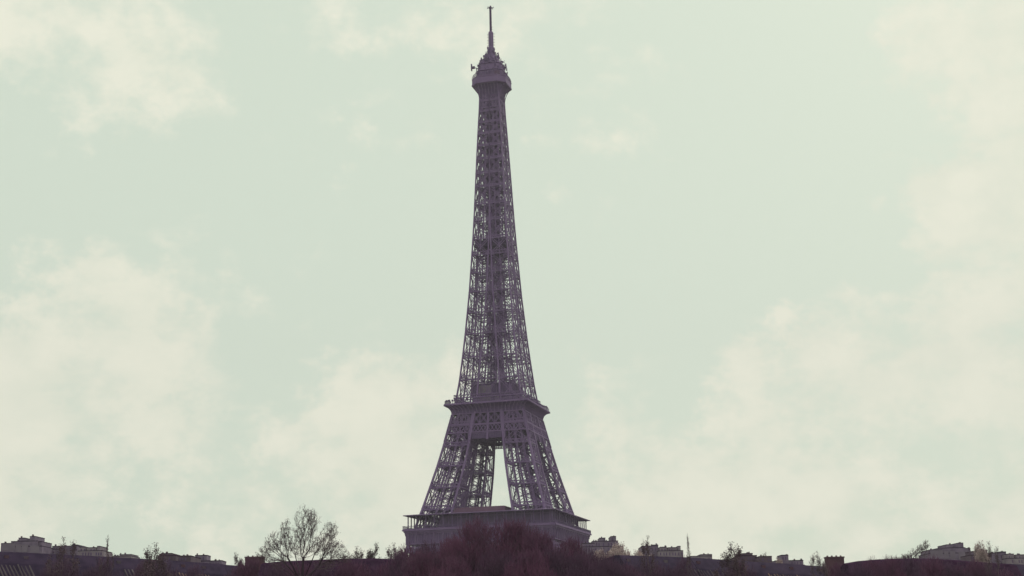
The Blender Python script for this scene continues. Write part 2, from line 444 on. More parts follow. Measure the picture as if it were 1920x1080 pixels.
b3 = MB()      # perforated girders between the legs and the dark floor frame behind the belts
for k in range(4):
    for yy, gx in ((-(W(100)-.3), 9.0), (-(G(100)+.2), 9.0)):
        nx = 22; nz = 4; z0_, z1_ = 99.5, 102.2
        for i in range(nx+1):
            x = -gx+i*2*gx/nx
            b3.beam(side(k, x, yy, z0_), side(k, x, yy, z1_), .34, .25, (0, 1, 0))
        for j in range(nz+1):
            z = z0_+(z1_-z0_)*j/nz
            b3.beam(side(k, -gx, yy+.01, z), side(k, gx, yy+.01, z), .25, .40)
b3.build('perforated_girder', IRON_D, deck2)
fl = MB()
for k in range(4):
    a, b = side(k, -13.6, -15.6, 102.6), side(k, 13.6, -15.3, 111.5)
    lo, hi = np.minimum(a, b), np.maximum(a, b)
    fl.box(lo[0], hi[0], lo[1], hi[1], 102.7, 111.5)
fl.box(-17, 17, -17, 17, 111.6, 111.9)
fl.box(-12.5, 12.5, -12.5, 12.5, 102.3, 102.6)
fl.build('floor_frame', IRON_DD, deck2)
r2 = MB()
for k in range(4):
    r2.beam(side(k, -20, -20, 117.4), side(k, 20, -20, 117.4), .12); 
    for i in range(81): r2.beam(side(k, -20+i*.5, -20, 116.3), side(k, -20+i*.5, -20, 117.4), .07)
    r2.beam(side(k, -16.6, -16.6, 120.6), side(k, 16.6, -16.6, 120.6), .3, .25)
    r2.beam(side(k, -16.6, -16.6, 119.2), side(k, 16.6, -16.6, 119.2), .4, .5)
    for i in range(34): r2.beam(side(k, -16.6+i*1, -16.6, 116.3), side(k, -16.6+i*1, -16.6, 120.6), .12)
r2.build('balustrade', IRON, deck2)
random.seed(11)
fl0 = MB(); fl0.beam((0, 0, 116.3), (0, 0, 117.5), .12); fl0.box(-.45, .45, -.3, .3, 117.3, 118.05)
fl0 = fl0.build('floodlight', IRON_D, deck2); first = True
for k, xs in ((0, (-19.2, -18.0, -16.4, -15.0)), (1, (-18, -16.6, -15.3, -14, -9, -4, 0, 6, 9.5, 12, 15, 17, 18.6)), (3, (-12, -2, 5, 14, 17.5, 19))):
    for x in xs:
        p_ = side(k, x, -19.4, random.uniform(-.3, .5))
        if first: fl0.location = tuple(p_); first = False
        else: linked(fl0, 'floodlight', deck2, p_, random.uniform(0, 3))
pb = MB()
pb.box(-9.4, 9.4, -10, 10, 116.3, 126.2, 0); pb.box(-9.8, 9.8, -10.4, 10.4, 126.2, 126.6, 1)
pb.box(-10.2, 10.2, -10.8, 10.8, 121, 121.4, 1)
for i in range(9):
    x = -9.4+i*2.35; pb.box(x-.12, x+.12, -10.2, -10, 116.3, 126.2, 1)
    y = -10+i*2.5; pb.box(9.4, 9.6, y-.12, y+.12, 116.3, 126.2, 1)
pb.build('pavilion', [IRON_D, IRON], deck2)
gz = MB()
for x0, x1, z0, z1 in ((-6.8, -.4, 121.9, 125.6), (-6.6, -.6, 117.6, 120.4), (1.4, 4.2, 117.8, 120.2)):
    gz.box(x0, x1, -10.12, -10.03, z0, z1)
gz.build('glazing', GREENG, deck2)
kb = MB()
for (x, y, s_) in ((-19.4, -19.5, 1.1), ):
    kb.box(x-.7, x+1.5, y, y+1.3, 116.35, 117.8)
kb.build('kiosk', PALE, deck2)

# ---------- shaft above the second platform
UP = [116, 128, 139, 150.5, 161, 171.5, 181, 190, 198, 207.5, 216, 225, 232, 239.5, 246.5, 253, 259, 265, 270.5, 276]
shaft = empty('shaft', (0, 0, 0), 0, T)
for sx, sy in ((-1, -1), (1, -1), (1, 1), (-1, 1)):
    m = MB()
    for z0, z1 in zip(UP[:-1], UP[1:]):
        cw = float(np.interp(z0, (116, 276), (.7, .5))); tt = float(np.interp(z0, (116, 200, 276), (.2, .2, .22)))
        q = lattice_leg([z0, z1], sx, sy, cw, float(np.interp(z0, (116, 276), (1.1, .8))), tt, .2 if z0 < 195 else .13, midcol=(((.5, .11),) if z0 < 195 else ((.3, .12), (.66, .14))), open_=z0 < 215)
        off = m.n; m.v += q.v; m.f += [tuple(i+off for i in f) for f in q.f]; m.mi += q.mi; m.n += q.n
    m.build('pillar', IRON, shaft)
xb = MB()
for z0, z1 in zip(UP[:-1], UP[1:]):
    for k in range(4):
        nn = ROT4[k] @ np.array((0, -1., 0))
        w0, w1, g0, g1 = W(z0), W(z1), G(z0), G(z1)
        if g0 > 1.2:
            xb.truss(side(k, -g0, -w0, z0), side(k, g1, -w1, z1), .8, nn, .15); xb.truss(side(k, g0, -w0, z0), side(k, -g1, -w1, z1), .8, nn, .15)
        f = .27; wf, gf, zf = w0+(w1-w0)*f, g0+(g1-g0)*f, z0+(z1-z0)*f
        if g0 > .4:
            xb.beam(side(k, -g0, -w0, z0), side(k, g0, -w0, z0), .3, .35); xb.beam(side(k, -gf, -wf, zf), side(k, gf, -wf, zf), .25, .3)
            for i in range(4):
                xb.beam(side(k, -g0+i*g0/2, -w0, z0), side(k, -gf+(i+1)*gf/2, -wf, zf), .15); xb.beam(side(k, -g0+(i+1)*g0/2, -w0, z0), side(k, -gf+i*gf/2, -wf, zf), .15)
    zt = np.array((0, 0, 1.))
    if z0 < 200: xb.truss((-w0, -w0, z0), (w0, w0, z0), .8, zt, .16); xb.truss((-w0, w0, z0), (w0, -w0, z0), .8, zt, .16)
xb.build('cross_bracing', IRON, shaft)
# lift shaft and spiral stair in the middle
ls = MB()
for z0 in np.arange(116.3, 275, 2.4):
    z1 = z0+2.4
    r = float(np.interp(z0, (116, 190, 276), (3.7, 3.6, 2.9)))
    for ox in (-r, 0, r):
        for oy in (-r*.8, r*.8):
            ls.beam((ox, oy, z0), (ox, oy, z1), .5, .5, (0, 1, 0))
    for oy in (-r*.8, r*.8):
        for a, b in ((-r, 0), (0, r)):
            ls.beam((a, oy, z0), (b, oy, z1), .24); ls.beam((b, oy, z0), (a, oy, z1), .24)
        ls.beam((-r, oy, z0), (r, oy, z0), .25, .3)
    for ox in (-r, r):
        ls.beam((ox, -r*.8, z0), (ox, r*.8, z1), .15); ls.beam((ox, -r*.8, z0), (ox, r*.8, z0), .25, .3)
ls.build('lift_shaft', IRON, shaft)
lc = MB()     # closed lift counterweight ducts and machinery casings on the shaft
random.seed(3)
for z0, z1, x, y, s_ in ((118, 196, -.9, -1.2, 1.1), (118, 274, 1.5, .8, 1.2), (140, 230, -1.8, 1.2, .8), (196, 274, -.6, -.8, 1.1), (116, 150, 2.8, -1.8, .9)):
    lc.box(x-s_/2, x+s_/2, y-s_/2, y+s_/2, z0, z1)
for i in range(80):
    z = random.uniform(120, 272); r = float(np.interp(z, (116, 276), (3.6, 2.3)))
    x, y = random.uniform(-r, r), random.choice((-r*.85, r*.85)); s_ = random.uniform(.5, 1.4)
    lc.box(x-s_/2, x+s_/2, y-.3, y+.3, z, z+random.uniform(.8, 3))
lc.build('lift_duct', IRON_D, shaft)
sp = MB()
for i in range(1300):
    z = 116.5+i*.122; a = i*.35; rr = 1.35; cx, cy = -3.9*float(np.interp(z, (116, 276), (1.0, .62))), 2.6*float(np.interp(z, (116, 276), (1.0, .6)))
    sp.beam((cx, cy, z), (cx+rr*math.cos(a), cy+rr*math.sin(a), z), .38, .06)
    sp.beam((cx+rr*math.cos(a), cy+rr*math.sin(a), z), (cx+rr*math.cos(a+.35), cy+rr*math.sin(a+.35), z+1.1), .07)
sp.beam((-3.9, 2.6, 116.5), (-3.9*.62, 2.6*.6, 275), .3)
sp.build('spiral_stair', IRON, shaft)
cb = MB(); cb.box(-4.3, -3.3, -4.2, -3.3, 163.6, 165.6); cb.box(-4.4, -3.2, -4.3, -3.2, 165.6, 165.8)
cb.build('lift_cabin', REDP, shaft)

# ---------- intermediate platform
ip = MB()
ip.ringloft([[(r*math.cos(2*math.pi*(j+.5)/8), r*math.sin(2*math.pi*(j+.5)/8), z) for j in range(8)] for r, z in ((5.0, 192.6), (8.3, 195.4), (8.6, 195.6), (8.6, 196.5), (6.4, 196.7), (6.0, 199.6), (4.5, 200.0))])
ip.box(-4.6, 4.6, -4.6, 4.6, 190.5, 193.0); ip.box(-7.9, 7.9, -7.9, 7.9, 194.2, 197.0)
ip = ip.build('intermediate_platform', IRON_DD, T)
rr_ = MB()
for k in range(16):
    a0, a1 = 2*math.pi*k/16, 2*math.pi*(k+1)/16
    rr_.beam((8.4*math.cos(a0), 8.4*math.sin(a0), 197.4), (8.4*math.cos(a1), 8.4*math.sin(a1), 197.4), .12)
    rr_.beam((8.4*math.cos(a0), 8.4*math.sin(a0), 196.2), (8.4*math.cos(a0), 8.4*math.sin(a0), 197.4), .1)
rr_.build('railing', IRON, ip)

# ---------- top platform
def octo(H, c, z): return [(-H+c, -H, z), (H-c, -H, z), (H, -H+c, z), (H, H-c, z), (H-c, H, z), (-H+c, H, z), (-H, H-c, z), (-H, -H+c, z)]
tp = MB()
tp.ringloft([octo(8.5, 3.4, 278.7), octo(8.95, 3.5, 279.0), octo(8.95, 3.5, 279.7), octo(8.75, 3.4, 279.8), octo(8.75, 3.4, 282.2), octo(8.9, 3.5, 282.3), octo(8.9, 3.5, 282.7), octo(7.2, 3.0, 283.0)])
tp = tp.build('top_platform', IRON, T)
bk = MB()     # flaring cove of curved brackets
bp = [(4.95, 267.0), (4.98, 269.5), (5.15, 272), (5.6, 274.3), (6.4, 276.5), (7.4, 278.0), (8.4, 279.0)]
bk.ringloft([octo(h-.35, .25+(h-4.95)*.9, z) for h, z in bp], cap=False, mi=1)
for k in range(4):
    for u in (-1, -.66, -.33, 0, .33, .66, 1):
        for (h0, z0), (h1, z1) in zip(bp[:-1], bp[1:]):
            c0_, c1_ = .25+(h0-4.95)*.9, .25+(h1-4.95)*.9
            bk.beam(side(k, u*(h0-c0_), -h0, z0), side(k, u*(h1-c1_), -h1, z1), .24, .3)
bk.beam((-5.2, -5.2, 267), (5.2, -5.2, 267), .4, .4); bk.beam((5.2, -5.2, 267), (5.2, 5.2, 267), .4, .4)
bk.build('bracket_cove', [IRON, IRON_D], tp)
tr = MB()
for (a, b) in zip(octo(8.8, 3.45, 0), octo(8.8, 3.45, 0)[1:]+octo(8.8, 3.45, 0)[:1]):
    a, b = np.array(a), np.array(b); L_ = np.linalg.norm(b-a); n_ = int(L_/.6)
    for i in range(n_): p_ = a+(b-a)*i/n_; q_ = p_*.93; tr.beam(p_+[0, 0, 282.7], q_+[0, 0, 285.2], .08)
    for f, z in ((1, 283.6), (.97, 284.4), (.93, 285.2)): tr.beam(a*f+[0, 0, z], b*f+[0, 0, z], .1)
tr.build('safety_cage', IRON, tp)
cbn = MB()
cbn.ringloft([octo(6.6, 2.4, 283.0), octo(6.6, 2.4, 286.2), octo(7.1, 2.7, 286.4), octo(7.1, 2.7, 286.9), octo(6.2, 2.4, 287.1), octo(6.0, 2.3, 290.2), octo(6.4, 2.5, 290.4), octo(6.2, 2.4, 290.8), octo(4.9, 1.9, 291.2), octo(4.4, 1.8, 293.4), octo(3.1, 1.2, 294.8), octo(2.3, .9, 296.4), octo(1.9, .8, 297.5)])
cbn.build('upper_cabin', IRON, tp)
random.seed(21)
an = MB()
for i in range(300):
    z = random.uniform(283.4, 298.0)
    r = float(np.interp(z, (283, 287, 290.5, 294, 296.5, 298.5), (8.2, 8.2, 7.8, 5.6, 4.0, 2.4)))*random.uniform(.75, 1.03)
    a = random.uniform(0, 2*math.pi); s_ = random.uniform(.25, .75)
    x, y = r*math.cos(a), r*math.sin(a)
    an.beam((x*.6, y*.6, z-.2), (x, y, z), .12)
    if random.random() < .45: an.box(x-s_/2, x+s_/2, y-s_/2, y+s_/2, z-s_*.7, z+s_*.9)
    else: an.beam((x, y, z-random.uniform(.5, 1.2)), (x, y, z+random.uniform(.5, 1.3)), random.uniform(.1, .3))
for k in range(12):
    a = 2*math.pi*k/12
    an.beam((6.6*math.cos(a), 6.6*math.sin(a), 287), (2.2*math.cos(a), 2.2*math.sin(a), 296.5), .22)
an.build('antenna_cluster', IRON_D, tp)
da = MB()
da.beam((-6.0, -5.0, 288.6), (-8.3, -6.3, 288.9), .3); da.box(-8.75, -8.35, -7.0, -5.8, 287.0, 290.6)
da.box(-8.3, -7.0, -6.4, -5.6, 288.2, 289.4)
da.build('panel_antenna', IRON_D, tp)
for (x, y, z) in ((-6.2, -5.4, 285.8), (-6.0, -3.9, 286.3), (7.4, 1.5, 288.6), (7.2, 3.5, 287.6), (4.2, -4.8, 291.4), (-4.2, -4.8, 291.5)):
    d = MB(); d.lathe([(.05, -.3), (.5, -.12), (.75, .15), (.78, .2), (.1, -.1)], 12)
    o = d.build('dish_antenna', IRON_L if z > 287 else PALE, tp); o.location = (x, y, z); o.rotation_euler = (rad(90), 0, math.atan2(y, x)+rad(90))
tc_ = MB()
tc_.box(3.4, 6.2, -7.0, -6.6, 283.1, 285.4)
tc_.build('cabin_panel', IRON_RED, tp)
ms = MB()
ms.lathe([(2.0, 296.8), (2.05, 298.2), (1.9, 298.3), (1.85, 300.8), (1.45, 301.2), (1.35, 301.4), (1.3, 309.2), (.9, 309.9), (.5, 310.2)], 10)
ms = ms.build('mast', IRON, T)
random.seed(8)
ab = MB(); ab.beam((.6, 0, 0), (1.9, 0, 0), .14); ab.box(1.6, 2.1, -.22, .22, -.3, .45)
ab = ab.build('mast_aerial', IRON_D, ms); ab.location = (0, 0, 297)
for i in range(44): linked(ab, 'mast_aerial', ms, (0, 0, random.uniform(296.6, 301.4)), random.uniform(0, 6.28))
rod = MB(); rod.beam((1.0, 0, 0), (1.85, 0, 0), .14); rod.beam((1.8, 0, -.3), (1.8, 0, .3), .12)
rod = rod.build('mast_rod', IRON_D, ms); rod.location = (0, 0, 302.3)
for z in (302.3, 303.8, 305.2, 307.0, 308.4):
    for a in (0, 1.57, 3.14, 4.71):
        if (z, a) != (302.3, 0): linked(rod, 'mast_rod', ms, (0, 0, z), a)
mt = MB()
for x, y in ((-.42, -.42), (.42, -.42), (.42, .42), (-.42, .42)): mt.beam((x, y, 310), (x*.8, y*.8, 323), .16)
mt.beam((0, 0, 310), (0, 0, 323.4), .5, .5)
for i in range(26):
    z = 310.3+i*.5; mt.box(-.5, .5, -.5, .5, z, z+.16)
for z in (311.0, 312.2): mt.beam((0, 0, z), (1.2, -.2, z), .12)
mt.build('upper_mast', IRON_D, ms)
mh = MB(); mh.lathe([(.5, 322.6), (.9, 322.9), (.9, 323.3), (.4, 323.5), (.35, 324.1), (.1, 324.3)], 8)
for k in range(6):
    a = k*math.pi/3; mh.beam((0, 0, 323.0), (1.7*math.cos(a), 1.7*math.sin(a), 323.1), .18); mh.beam((1.6*math.cos(a), 1.6*math.sin(a), 322.7), (1.6*math.cos(a), 1.6*math.sin(a), 323.5), .22)
mh.build('mast_head', IRON_D, ms)

# ================================================================== BUILDINGS
def quadbox(m, p0, p1, depth_, z0, z1, mi=0):
    """box whose front edge runs p0->p1 (xy) and that reaches depth_ away from the camera"""
    p0, p1 = np.array(p0[:2]), np.array(p1[:2]); d = p1-p0; n_ = np.array((-d[1], d[0])); n_ = n_/np.linalg.norm(n_)*depth_
    q = [p0, p1, p1+n_, p0+n_]
    m.raw([(*v, z0) for v in q]+[(*v, z1) for v in q], [(3,2,1,0), (4,5,6,7), (0,1,5,4), (1,2,6,5), (2,3,7,6), (3,0,4,7)], mi)

def far_block(steps, depth, label, wallm, xoff=0, yoff=0, deep=10, name='apartment_building', roofm=ROOF, group=None, wins=()):
    """far building read off as a stepped silhouette: each (x0, x1, ytop) is a volume of its own width"""
    xs = [s[0] for s in steps]+[s[1] for s in steps]
    x0, x1 = min(xs)+xoff, max(xs)+xoff
    base = at((x0+x1)/2, 1060, depth); E_ = empty(name, (base[0], base[1], 0)); tag(E_, label, 'building', group)
    m = MB(); r = MB(); O = np.array((base[0], base[1], 0))
    for i, (a, b, yt) in enumerate(steps):
        pa, pb_ = at(a+xoff, yt+yoff, depth+.35*i)-O, at(b+xoff, yt+yoff, depth+.35*i)-O
        zt_ = (pa[2]+pb_[2])/2
        dd = deep*(.9 if i else 1.1)
        quadbox(m, (pa[0], pa[1]), (pb_[0], pa[1]), dd, 0, zt_-.22)
        e = .03
        quadbox(r, (pa[0]-e, pa[1]-e), (pb_[0]+e, pa[1]-e), dd+2*e, zt_-.22, zt_)
    m.build('wall', wallm, E_); r.build('roof', roofm, E_)
    rr = random.Random(int(x0)*7+len(steps))
    for i, (a, b, yt) in enumerate(steps):
        if b-a < 9: continue
        for _ in range(int((b-a)/9)):
            u = rr.uniform(a+1, b-3); wd = rr.uniform(1.2, 3.2); hh = rr.uniform(.8, 3.0)
            q = MB(); pa, pb_ = at(u+xoff, yt+yoff-hh, depth+1.5)-O, at(u+wd+xoff, yt+yoff, depth+1.5)-O
            q.box(pa[0], pb_[0], pa[1], pa[1]+.7, pb_[2]-.6, pa[2]); q.build('chimney', rr.choice((BRICK, WALLC, WALLD)), E_)
        if not wins:
            u = a+rr.uniform(1.5, 3)
            while u < b-3:
                if rr.random() < .75:
                    q = MB(); pa, pb_ = at(u+xoff, yt+yoff+4, depth+.35*i)-O, at(u+2.2+xoff, yt+yoff+9.5, depth+.35*i)-O
                    q.box(pa[0], pb_[0], pa[1]-.06, pa[1]+.2, pb_[2], pa[2]); q.build('window', GLASS, E_)
                u += rr.uniform(4, 6.5)
    for (a, b, yt, yb, mt_) in wins:
        w_ = MB(); pa, pb_ = at(a+xoff, yt+yoff, depth)-O, at(b+xoff, yb+yoff, depth)-O
        w_.box(pa[0], pb_[0], pa[1]-.12, pa[1]-.02, pb_[2], pa[2]); w_.box(pa[0]-.1, pb_[0]+.1, pa[1]-.2, pa[1]-.12, pa[2], pa[2]+.15)
        w_.build('window', mt_, E_)
    return E_

blockA = [(2, 79, 1024), (2, 26, 1018), (21, 70, 1014), (35, 46, 1008), (56, 66, 1005), (68, 79.5, 1015)]
winsA = [(4, 28, 1020, 1031, GREENG), (30, 39, 1022, 1034, GREENG), (41, 52, 1022, 1035, GREENG), (57, 73, 1024, 1036, GREENG)]
blockB = [(96, 120, 1029), (98, 112, 1023.5), (115.5, 145, 1023), (134, 145, 1021)]
blockC = [(146, 192, 1032), (149, 161, 1025), (163, 180, 1026), (182, 187, 1023.5)]
blockD = [(205, 246, 1042), (224, 246, 1039)]
blockE = [(296, 330, 1041), (302, 322, 1037)]
blockF = [(334, 358, 1041.5)]
blockG = [(352, 416, 1051), (366, 388, 1040.5)]
yA = 0
far_block(blockA, 420, 'stepped pale block with two rooftop boxes and wide panes at the left edge', WALLC, wins=winsA)
far_block(blockB, 430, 'square grey block behind thin branches, right of the leftmost stepped block', WALLC)
far_block(blockC, 425, 'low pale block with uneven roof and small round-topped stack, left side', WALLP)
far_block(blockD, 440, 'very low pale roofline just right of the thin upright twig on the left', WALLP)
far_block(blockE, 330, 'dark gabled house roof behind the leafy twigs on the left side', WALLD, roofm=ROOF_R)
far_block(blockF, 325, 'small dark box-shaped roof left of the flat-capped pavilion, left side', WALLD, roofm=ROOF_R)
far_block(blockG, 340, 'grey flat-capped rooftop pavilion on a wide base, left of the brick stack', WALLC, deep=5)
far_block(blockA[:5], 420, 'bluish stepped block just right of the tower base behind pale blossom', WALLC, 1089, 0, group=None)
far_block(blockB[2:], 430, 'square dark grey block between pale blossom and uneven pale block, right of the tower', WALLC, 1089, 0)
far_block([(114, 136, 1024)], 433, 'lower dark grey block left of the square block, right of the tower', WALLD, 1089, 0)
far_block(blockC, 425, 'low pale block with uneven roof and round-topped stack, right of the tower', WALLP, 1089, 0)
far_block(blockD, 440, 'very low pale roofline right of the tall thin twig, right half of the photo', WALLP, 1089, 0)
far_block(blockE, 330, 'dark gabled house roof behind leafy twigs in the right half', WALLD, 1089, 0, roofm=ROOF_R)
far_block([(334, 358, 1042.5)], 325, 'dark box roof with a pale ledge below small round shrubs, right half', WALLD, 1089, 0, roofm=ROOF_R)
far_block([(376, 389, 1040), (352, 380, 1052), (388, 417, 1050)], 340, 'small grey rooftop box beside pale blossom in the right half', WALLC, 1089, 0, deep=5)
far_block(blockA, 420, 'stepped pale block with two rooftop boxes near the right edge of the photo', WALLC, 1740, 12.5, wins=winsA)
far_block([(1833, 1851, 1031), (1820, 1836, 1040)], 400, 'narrow dark roof stack right of the stepped block near the right edge', WALLD, roofm=ROOF_R)
far_block([(1856, 1886, 1036), (1873, 1886, 1034)], 430, 'square grey block behind thin branches near the right edge', WALLC)
far_block([(1889, 1925, 1046), (1889, 1901, 1038), (1904, 1925, 1039.5)], 425, 'uneven pale block cut by the right edge of the photo', WALLP)

def row_building(xa, ya, xb, yb, da, db, label, seam, seams=True, roofm=ROOF, name='mansard_building', drop=26, lean=1.0, ss=(0, 1)):
    """long dark roofed building; ridge runs from pixel a to pixel b"""
    A, B = at(xa, ya, da), at(xb, yb, db); zr = (A[2]+B[2])/2
    E_ = empty(name, ((A[0]+B[0])/2, (A[1]+B[1])/2, 0)); tag(E_, label, 'building')
    O = np.array((*E_.location[:2], 0)); a, b = (A-O)[:2], (B-O)[:2]
    zA, zB = A[2], B[2]
    d = b-a; Ln = np.linalg.norm(d); d = d/Ln; n_ = np.array((-d[1], d[0]))
    w = MB(); quadbox(w, a-n_*3.6, b-n_*3.6, 13, 0, min(zA, zB)-5.2); w.build('wall', WALLD, E_)
    r = MB()
    def pr(p, z): return [(*(p-n_*4.0), z-5.3), (*(p-n_*4.0), z-5.0), (*(p-n_*2.6), z-2.1), (*(p-n_*.6), z-.1), (*(p+n_*.6), z), (*(p+n_*6), z-.6), (*(p+n_*9.5), z-5.3)]
    r.ringloft([pr(a, zA), pr(b, zB)])
    ro = r.build('roof', roofm, E_)
    for i in range(int(Ln/5)):
        u = (i+random.uniform(.2, .8))*5; p = a+d*u; z = zA+(zB-zA)*u/Ln
        q = MB(); quadbox(q, p-n_*1.75-d*.35, p-n_*1.75+d*.35, .8, z-1.6, z-.75); q.build('roof_vent', random.choice((WALLD, BRICK, SEAM)), ro)
    if seams:
        s = MB(); k = int(Ln/.62)
        for i in range(int(k*ss[0]), int(k*ss[1])):
            if random.random() < .08: continue
            p = a+d*Ln*i/k; z = zA+(zB-zA)*i/k; q = p+d*lean
            s.beam((*(p-n_*2.72), z-2.35+random.uniform(-.15, .15)), (*(q-n_*4.05), z-4.95), random.uniform(.2, .34), .1)
        s.build('roof_seams', seam, ro)
    return E_, a, b, d, n_, zA, zB
random.seed(77)
row_building(-30, 1032, 178, 1042, 238, 247, 'long dark mansard roof with pale slanting seams at the bottom left corner', SEAM, ss=(.0, .42))
row_building(178, 1042, 300, 1049, 248, 254, 'dark mansard roof below the low pale roofline, left of centre-left twigs', SEAM, ss=(.4, 1))
row_building(300, 1049, 416, 1057, 255, 262, 'dark mansard roof with ochre seams below the flat-capped pavilion, left side', SEAM_O, ss=(.2, 1))
row_building(416, 1058, 500, 1064, 263, 268, 'low dark roof joining the brick stack in the left half', SEAM, ss=(.1, 1))
row_building(1158, 1040, 1290, 1044.5, 243, 249, 'dark mansard roof right of the tower below the uneven pale block', SEAM, ss=(.8, 1))
row_building(1290, 1044.5, 1400, 1052, 250, 256, 'dark mansard roof below the leafy twigs in the right half', SEAM, ss=(0, .5))
row_building(1400, 1052, 1505, 1058, 256, 262, 'dark mansard roof with ochre seams in the right half', SEAM_O, ss=(.2, 1))
row_building(1505, 1059, 1590, 1064, 263, 268, 'low dark roof joining the brick stack in the right half', SEAM, ss=(.1, .8))
row_building(1880, 1056, 1960, 1060, 238, 243, 'dark roof cut by the bottom right corner of the photo', SEAM, seams=False)

def curved_hall(pts, depth, label, m_):
    base = at(sum(p[0] for p in pts)/len(pts), 1060, depth); E_ = empty('exhibition_hall', (base[0], base[1], 0)); tag(E_, label, 'building')
    O = np.array((base[0], base[1], 0)); r = MB(); w = MB(); P_ = [at(x, y, depth)-O for x, y in pts]
    rings = []
    for p in P_:
        rings.append([(p[0], p[1]-5, p[2]-5), (p[0], p[1]-3.4, p[2]-2.0), (p[0], p[1]-1.4, p[2]-.35), (p[0], p[1]+1, p[2]), (p[0], p[1]+5, p[2]-1), (p[0], p[1]+8, p[2]-5)])
    r.ringloft(rings); r.build('roof', m_, E_)
    zt_ = min(p[2] for p in P_)-5
    w.box(P_[0][0], P_[-1][0], P_[0][1]-4.6, P_[0][1]+7.6, 0, zt_); w.build('wall', WALLD, E_)
    for i in range(len(P_)*2):
        x = P_[0][0]+(P_[-1][0]-P_[0][0])*(i+.5)/(len(P_)*2)
        q = MB(); q.box(x-.8, x+.8, P_[0][1]-4.72, P_[0][1]-4.62, zt_-5, zt_-1.5); q.build('window', GLASS, E_)
curved_hall([(492, 1055), (530, 1051.5), (580, 1049.5), (640, 1047), (700, 1046), (730, 1047.5), (770, 1052)], 225, 'dark gently curved roof between the brick stack and the trees left of the tower', ROOF_R)
curved_hall([(1584, 1056), (1610, 1051.5), (1650, 1048), (1690, 1046.5), (1720, 1046), (1745, 1046.5), (1790, 1049), (1840, 1053), (1900, 1057.5)], 225, 'dark gently curved plum roof along the lower right of the photo', ROOF_R)

def stack(x0, x1, y, depth, label, pots=4):
    p = at((x0+x1)/2, y, depth); h = (x1-x0)*ppm(depth)/2
    E_ = empty('chimney_stack', (p[0], p[1], 0)); tag(E_, label, 'chimney')
    m = MB(); m.box(-h, h, 0, 1.4, 0, p[2]-.25); m.build('shaft', BRICK, E_)
    c = MB(); c.box(-h-.1, h+.1, -.1, 1.5, p[2]-.25, p[2]-.02); c.build('cap', BRICK, E_)
    for i in range(pots):
        q = MB(); q.lathe([(.14, p[2]-.02), (.17, p[2]+.05), (.12, p[2]+.22)], 8, (-h+.4+i*(2*h-.8)/max(1, pots-1), .7)); q.build('pot', BRICK, E_)
stack(460, 494, 1043.5, 250, 'broad brick chimney stack left of the big bare tree')
stack(1549, 1582, 1043.5, 250, 'broad brick chimney stack right of the tower, left of the curved plum roof')

# ================================================================== TREES
def grow_tree(seed, trunk_h, lobes, n_pts, k_path=.45, lean=.25, twigs=3, twig_len=.7, r_tip=.012, expo=2.25, upw=.6, jit=.0, ntwig_seg=2):
    """nearest-node growth: points scattered through the crown lobes (cx, cy, cz, rx, ry, rz, share) are joined to the tree one by one"""
    rng = np.random.default_rng(seed)
    pts = []
    tot_ = sum(l[6] for l in lobes)
    for (cx, cy, cz, rx, ry, rz, sh) in lobes:
        n_ = int(n_pts*sh/tot_)
        v = rng.normal(size=(n_, 3)); v /= np.linalg.norm(v, axis=1)[:, None]
        rr = rng.uniform(0, 1, n_)**(1/2.6)
        pts.append(v*rr[:, None]*np.array((rx, ry, rz))+np.array((cx, cy, cz)))
    pts = np.concatenate(pts); pts = pts[pts[:, 2] > trunk_h+.3]
    base = np.array((0, 0, float(trunk_h)))
    pts = pts[np.argsort(np.linalg.norm(pts-base, axis=1))]
    nt0 = 6
    n_ = len(pts); P_ = np.empty((n_+nt0, 3)); par = np.full(n_+nt0, -1); path = np.zeros(n_+nt0)
    wob = rng.normal(0, .12, (nt0, 3)); wob[:, 2] = 0; wob[0] = 0
    for i in range(nt0):
        P_[i] = (0, 0, trunk_h*i/(nt0-1)); P_[i] += wob[i]*(i/nt0); par[i] = i-1
    # points may only hang from the top of the trunk or other points
    for i in range(nt0, n_+nt0):
        q = pts[i-nt0]; c = P_[nt0-1:i]
        d = c-q; dist = np.sqrt((d*d).sum(1))
        cost = dist*(1+.0)+k_path*path[nt0-1:i]+lean*np.maximum(0, d[:, 2])*1.5
        b = int(np.argmin(cost))+nt0-1
        # bend: pull the new point a little towards straight growth
        P_[i] = q; par[i] = b; path[i] = path[b]+dist[b-nt0+1]
    cnt = np.zeros(n_+nt0)
    kids = np.bincount(par[par >= 0], minlength=n_+nt0)
    area = np.where(kids == 0, r_tip**expo, 0.)
    for i in range(n_+nt0-1, 0, -1): area[par[i]] += area[i]
    rad_ = area**(1/expo)
    segs = []; tips = []
    for i in range(1, n_+nt0):
        segs.append((Vector(P_[par[i]]), Vector(P_[i]), float(min(rad_[par[i]], rad_[i]*1.25)), float(rad_[i])))
    ctr = base-np.array((0, 0, 1.))
    for i in range(nt0+20, n_+nt0):
        if rad_[i] > r_tip*6: continue
        o_ = P_[i]-ctr; o_ = o_/np.linalg.norm(o_)
        g_ = P_[i]-P_[par[i]]; g_ = g_/(np.linalg.norm(g_)+1e-6)
        for _ in range(twigs):
            d = o_*.6+g_*.5+rng.normal(0, .42, 3)+np.array((0, 0, upw)); d /= np.linalg.norm(d)
            p = P_[i]; L_ = twig_len*rng.uniform(.5, 1.3)
            for k in range(ntwig_seg):
                q = p+d*L_/ntwig_seg; segs.append((Vector(p), Vector(q), r_tip*.8, r_tip*.6)); p = q
                d = d+rng.normal(0, .22, 3)+np.array((0, 0, .15)); d /= np.linalg.norm(d)
            tips.append((Vector(p), Vector(d)))
    return segs, tips

